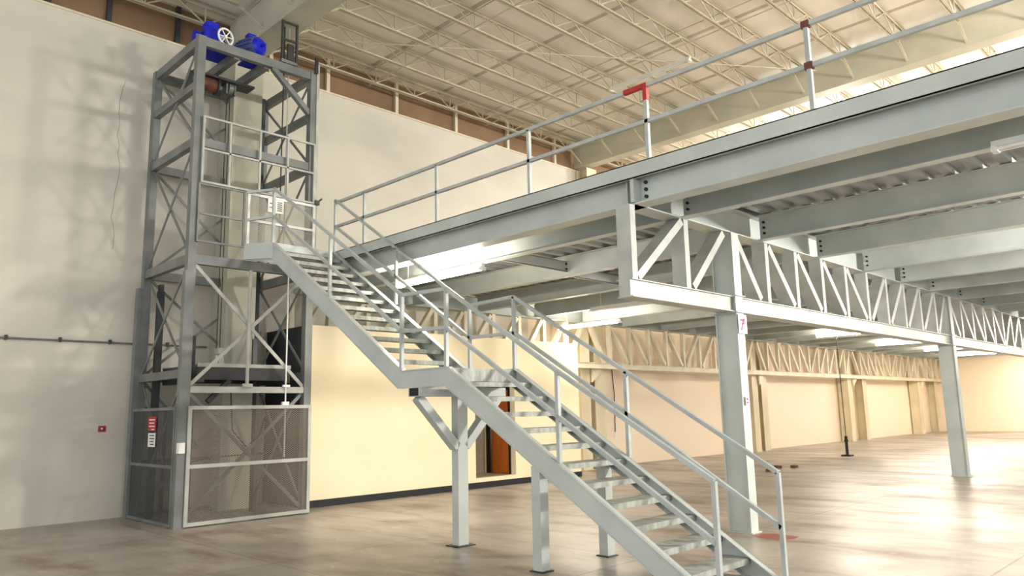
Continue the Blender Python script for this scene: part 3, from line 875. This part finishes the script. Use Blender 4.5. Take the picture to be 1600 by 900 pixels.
def make_joist(x0, x1, yc, label):
    t = thing('roof_joist', (x0, yc, 9.0), label, 'roof joist', 'roof bar joists')
    zb, zt = 9.0, 9.39
    for nm, z in (('bottom_chord', zb), ('top_chord', zt)):
        o = 0 if nm == 'top_chord' else .45
        c = MB()
        for s in (-1, 1):
            c.box(x0 + o, x1 - o, yc + s * .012, yc + s * .05, z - .003, z + .003)
            c.box(x0 + o, x1 - o, yc + s * .012, yc + s * .018, z - .045 if nm == 'top_chord' else z, z if nm == 'top_chord' else z + .045)
        c.build(nm, M['joist'], t)
    n = round((x1 - x0 - 1.0) / 1.1)
    off = ((x1 - x0) - n * 1.1) / 2
    nodes = [x0 + off + 1.1 * k for k in range(n + 1)]
    w = MB()
    pts = [(x0 + .1, yc, zt - .03)]
    for k, x in enumerate(nodes):
        pts.append((x, yc, zb + .03))
        pts.append((x + .55 if k < n else x1 - .1, yc, zt - .03))
    for p, q in zip(pts, pts[1:]):
        w.cyl(p, q, .015, 6)
    w.build('web_bar', M['joist'], t)
    for x in nodes:
        MB().cyl((x, yc, zb + .02), (x, yc, zt - .02), .014, 6).build('vertical', M['joist'], t)
    for (a, b) in ((x0 + .45, x0 - .02), (x1 - .45, x1 + .02)):
        MB().bar((a, yc, zb + .01), (b, yc, 8.72), .045, .03).build('end_brace', M['joist'], t)
    return t
bays = [(-3.9, 6.08, 4, 'in the bay left of the lift'), (6.58, 16.62, 13, 'in the middle bay'), (16.98, 26.8, 11, 'in the bay past the middle girder')]
for x0, x1, nj, ph in bays:
    t0 = None
    for k in range(nj):
        yc = 13.6 - 1.117 * k
        lab = 'pale roof bar joist %s, %s from the left wall' % (ph, ORD[k])
        if t0 is None:
            t0 = make_joist(x0, x1, yc, lab)
        else:
            copy_thing(t0, (x0, yc, 9.0), lab)
# bridging rods across the joists
for i, x in enumerate((9.35, 13.0)):
    o = MB().cyl((x, -.5, 9.02), (x, 13.8, 9.02), .012, 6).cyl((x, -.5, 9.36), (x, 13.8, 9.36), .012, 6).build('bridging_rod', M['joist'], None, org=(x, 6, 9))
    tag(o, ('pair of thin rods tying the joists together, nearer the lift', 'pair of thin rods tying the joists together, nearer the middle girder')[i], 'rod', 'joist bridging rods')
o = MB().cyl((6.7, 13.05, 8.98), (16.2, 6.4, 8.98), .011, 6).build('brace_wire', M['joist'], None, org=(11, 10, 9))
tag(o, 'long thin diagonal rod stretched under the roof joists', 'rod')

# ================================================================== LAMPS
def lamp(x, y0, y1, z, lit, label, vis=True):
    t = thing('fluorescent_lamp', (x, (y0 + y1) / 2, z), label, 'lamp', 'fluorescent batten lamps')
    MB().box(x - .028, x + .028, y0, y1, z + .015, z + .075).build('housing', M['white'], t)
    for s in (-1, 1):
        MB().cyl((x + s * .04, y0 + .05, z), (x + s * .04, y1 - .05, z), .017, 10).build('tube', (M['tubefar'] if x > 20 else M['tube']) if lit else M['tubeoff'], t)
    for ye in (y0, y1 - .05):
        MB().box(x - .06, x + .06, ye, ye + .05, z - .025, z + .02).build('lamp_holder', M['white'], t)
    for ye in (y0 + .3, y1 - .3):
        MB().cyl((x, ye, z + .07), (x, ye, ZT + .005 if z < 5 else 9.02), .006, 6).build('hanger', M['white'], t)
    return t
lamp(7.51, 8.08, 10.2, 3.70, True, 'lit fluorescent lamp just inside the mezzanine edge by the stairs')
lamp(13.4, 8.85, 10.85, 3.82, False, 'unlit fluorescent lamp left of the near truss end')
lamp(14.7, 11.0, 13.0, 3.68, True, 'lit fluorescent lamp above the end of the cream partition')
lamp(24.8, 8.95, 10.6, 3.82, True, 'lit fluorescent lamp above the hanging cable')
lamp(30.6, 8.85, 10.8, 3.82, True, 'lit fluorescent lamp left of the second column, farther one')
lamp(35.9, 8.7, 10.7, 3.82, True, 'lit fluorescent lamp seen just behind the second column')
lamp(41.2, 8.2, 10.9, 3.82, True, 'lit fluorescent lamp right of the second column near the far wall')
lamp(7.69, -.65, 1.55, 3.82, False, 'unlit fluorescent lamp at the right edge under the edge beam')
lamp(7.69, -3.4, -1.2, 3.82, True, 'lit fluorescent lamp added along the edge beam, unseen beyond the right edge')  # added out of view as fill from the right
lamp(15.0, -.9, 1.3, 3.82, True, 'lit fluorescent lamp under the near deck, second beyond the right edge')
lamp(20.6, -.9, 1.3, 3.82, True, 'lit fluorescent lamp under the near deck, third beyond the right edge')
lamp(27.6, 2.6, 4.6, 3.82, True, 'lit fluorescent lamp near the third column')
lamp(9.9, -1.6, .6, 3.82, True, 'lit fluorescent lamp added under the near deck, unseen, first beyond the right edge')  # added out of view to brighten the joists on this side
lamp(33.0, 2.2, 4.4, 3.82, True, 'lit fluorescent lamp added unseen past the third column')  # added out of view to brighten the far walls
lamp(39.5, 2.0, 4.2, 3.82, True, 'lit fluorescent lamp added unseen past the fourth column')  # also added unseen, for more light at the far end
lamp(45.3, 6.2, 8.6, 3.82, True, 'lit fluorescent lamp close to the bright far wall')
lamp(13.47, 7.94, 10.06, 8.89, False, 'unlit fluorescent lamp hanging under the roof joists')
def pendant(x, y, z, e, label):  # unseen lights added to brighten the roof and upper wall
    t = thing('fill_pendant', (x, y, z), label, 'lamp', 'added unseen pendant lamps')
    MB().cyl((x, y, z + .26), (x, y, z + .4), .07, 16).cyl((x, y, z + .4), (x, y, 9.0), .01, 6).build('stem', M['dark'], t)
    l = bpy.data.lights.new('fill_light', 'POINT'); l.shadow_soft_size = .5; l.energy = e; l.color = (1, .95, .86)
    o = bpy.data.objects.new('fill_light', l); COL.objects.link(o); o.parent = t
for i, (x, y, z, e) in enumerate(((12.0, -3.0, 7.6, 2300), (18.0, -4.5, 7.6, 2800), (21.8, 8.0, 8.2, 1300), (21.8, 2.5, 8.2, 1300))):
    pendant(x, y, z, e, 'added unseen pendant lamp under the roof, %s of the row' % ORD[i])

def flood(loc, to, e, label):
    t = thing('floodlight', loc, label, 'lamp')
    d = (Vector(to) - Vector(loc)).normalized()
    L = Vector(loc)
    MB().bar(L - d * .16, L - d * .02, .5, .4).build('housing', M['dark'], t)
    MB().bar(L - d * .09 + Vector((0, 0, .2)), (loc[0] - d.x * .09, loc[1] - d.y * .09, ZB), .05, .05).build('bracket', M['dark'], t)
    l = bpy.data.lights.new('fill_light', 'AREA'); l.shape = 'RECTANGLE'; l.size = .46; l.size_y = .36; l.energy = e; l.color = (1, .95, .86)
    o = bpy.data.objects.new('fill_light', l); COL.objects.link(o); o.parent = t
    o.rotation_euler = d.to_track_quat('-Z', 'Y').to_euler()
flood((12.75, -1.2, 3.7), (4.3, 13.9, 2.2), 750, 'floodlight added under the near deck, unseen beyond the right edge')  # added out of view to light the truss and left wall

# ================================================================== SMALL THINGS
hc = thing('hanging_cable', (24.5, 9.8, 0), 'thin black cable hanging from the deck to a weight on the floor', 'cable')
MB().path([(24.45, 9.8, 4.3), (24.46, 9.8, 3.0), (24.5, 9.8, 1.0), (24.5, 9.8, .6)], .013, 6).build('cable_run', M['dark'], hc)
MB().cyl((24.5, 9.8, .05), (24.5, 9.8, .62), .045, 10).cyl((24.5, 9.8, .45), (24.5, 9.8, .6), .07, 10, r2=.03).build('plug', M['black'], hc)
MB().box(24.36, 24.64, 9.66, 9.94, 0, .05).build('foot', M['black'], hc)
for i, (x, y, r, l) in enumerate(((18.1, 9.2, .3, 'dark brick lying on the floor, nearest the column'), (19.2, 9.5, .8, 'dark brick lying on the floor, middle of three'),
                                  (19.5, 9.2, .1, 'dark brick lying on the floor, farthest right of three'))):
    o = MB().box(-.12, .12, -.06, .06, 0, .065).build('brick', M['rust'], None, bevel=.006)
    o.location = (x, y, 0); o.rotation_euler = (0, 0, r)
    tag(o, l, 'brick', 'loose bricks on the floor')
c = MB()
pts = [(9.10, 4.93), (9.3, 4.9), (9.4, 4.74), (9.36, 4.42), (9.15, 4.4), (8.98, 4.62), (9.02, 4.8)]
c.add([(x, y, .002) for x, y in pts], [tuple(range(len(pts)))])
o = c.build('red_paint_patch', M['redfloor']); o['kind'] = 'structure'; o['label'] = 'worn patch of red paint on the floor beside the column'; o['category'] = 'paint'

# ================================================================== WORLD, CAMERA, VIEW
w = bpy.data.worlds.new('World'); scene.world = w; w.use_nodes = True
bg = w.node_tree.nodes['Background']
bg.inputs['Color'].default_value = (0.97, 0.985, 1.0, 1)
bg.inputs['Strength'].default_value = 2.0

yaw, pitch, roll = math.radians(45.0776591), math.radians(9.24077349), math.radians(-1.23123625)
f = Vector((math.sin(yaw) * math.cos(pitch), math.cos(yaw) * math.cos(pitch), math.sin(pitch)))
r = Vector((math.cos(yaw), -math.sin(yaw), 0)); u = r.cross(f)
r2 = r * math.cos(roll) + u * math.sin(roll); u2 = -r * math.sin(roll) + u * math.cos(roll)
mtx = Matrix((( r2.x, u2.x, -f.x, 0), (r2.y, u2.y, -f.y, 0), (r2.z, u2.z, -f.z, 1.6), (0, 0, 0, 1)))
cam = bpy.data.cameras.new('camera'); co = bpy.data.objects.new('camera', cam); COL.objects.link(co)
co.matrix_world = mtx
cam.sensor_width = 36; cam.lens = 1186.155 / 1600 * 36
cam.clip_end = 200
scene.camera = co
scene.view_settings.view_transform = 'Standard'
scene.view_settings.look = 'None'
scene.view_settings.gamma = 1
scene.view_settings.use_curve_mapping = False
scene.view_settings.exposure = 0.0
scene.cycles.use_denoising = True
scene.cycles.max_bounces = 10
scene.cycles.diffuse_bounces = 6
scene.cycles.transparent_max_bounces = 16
scene.cycles.sample_clamp_indirect = 6
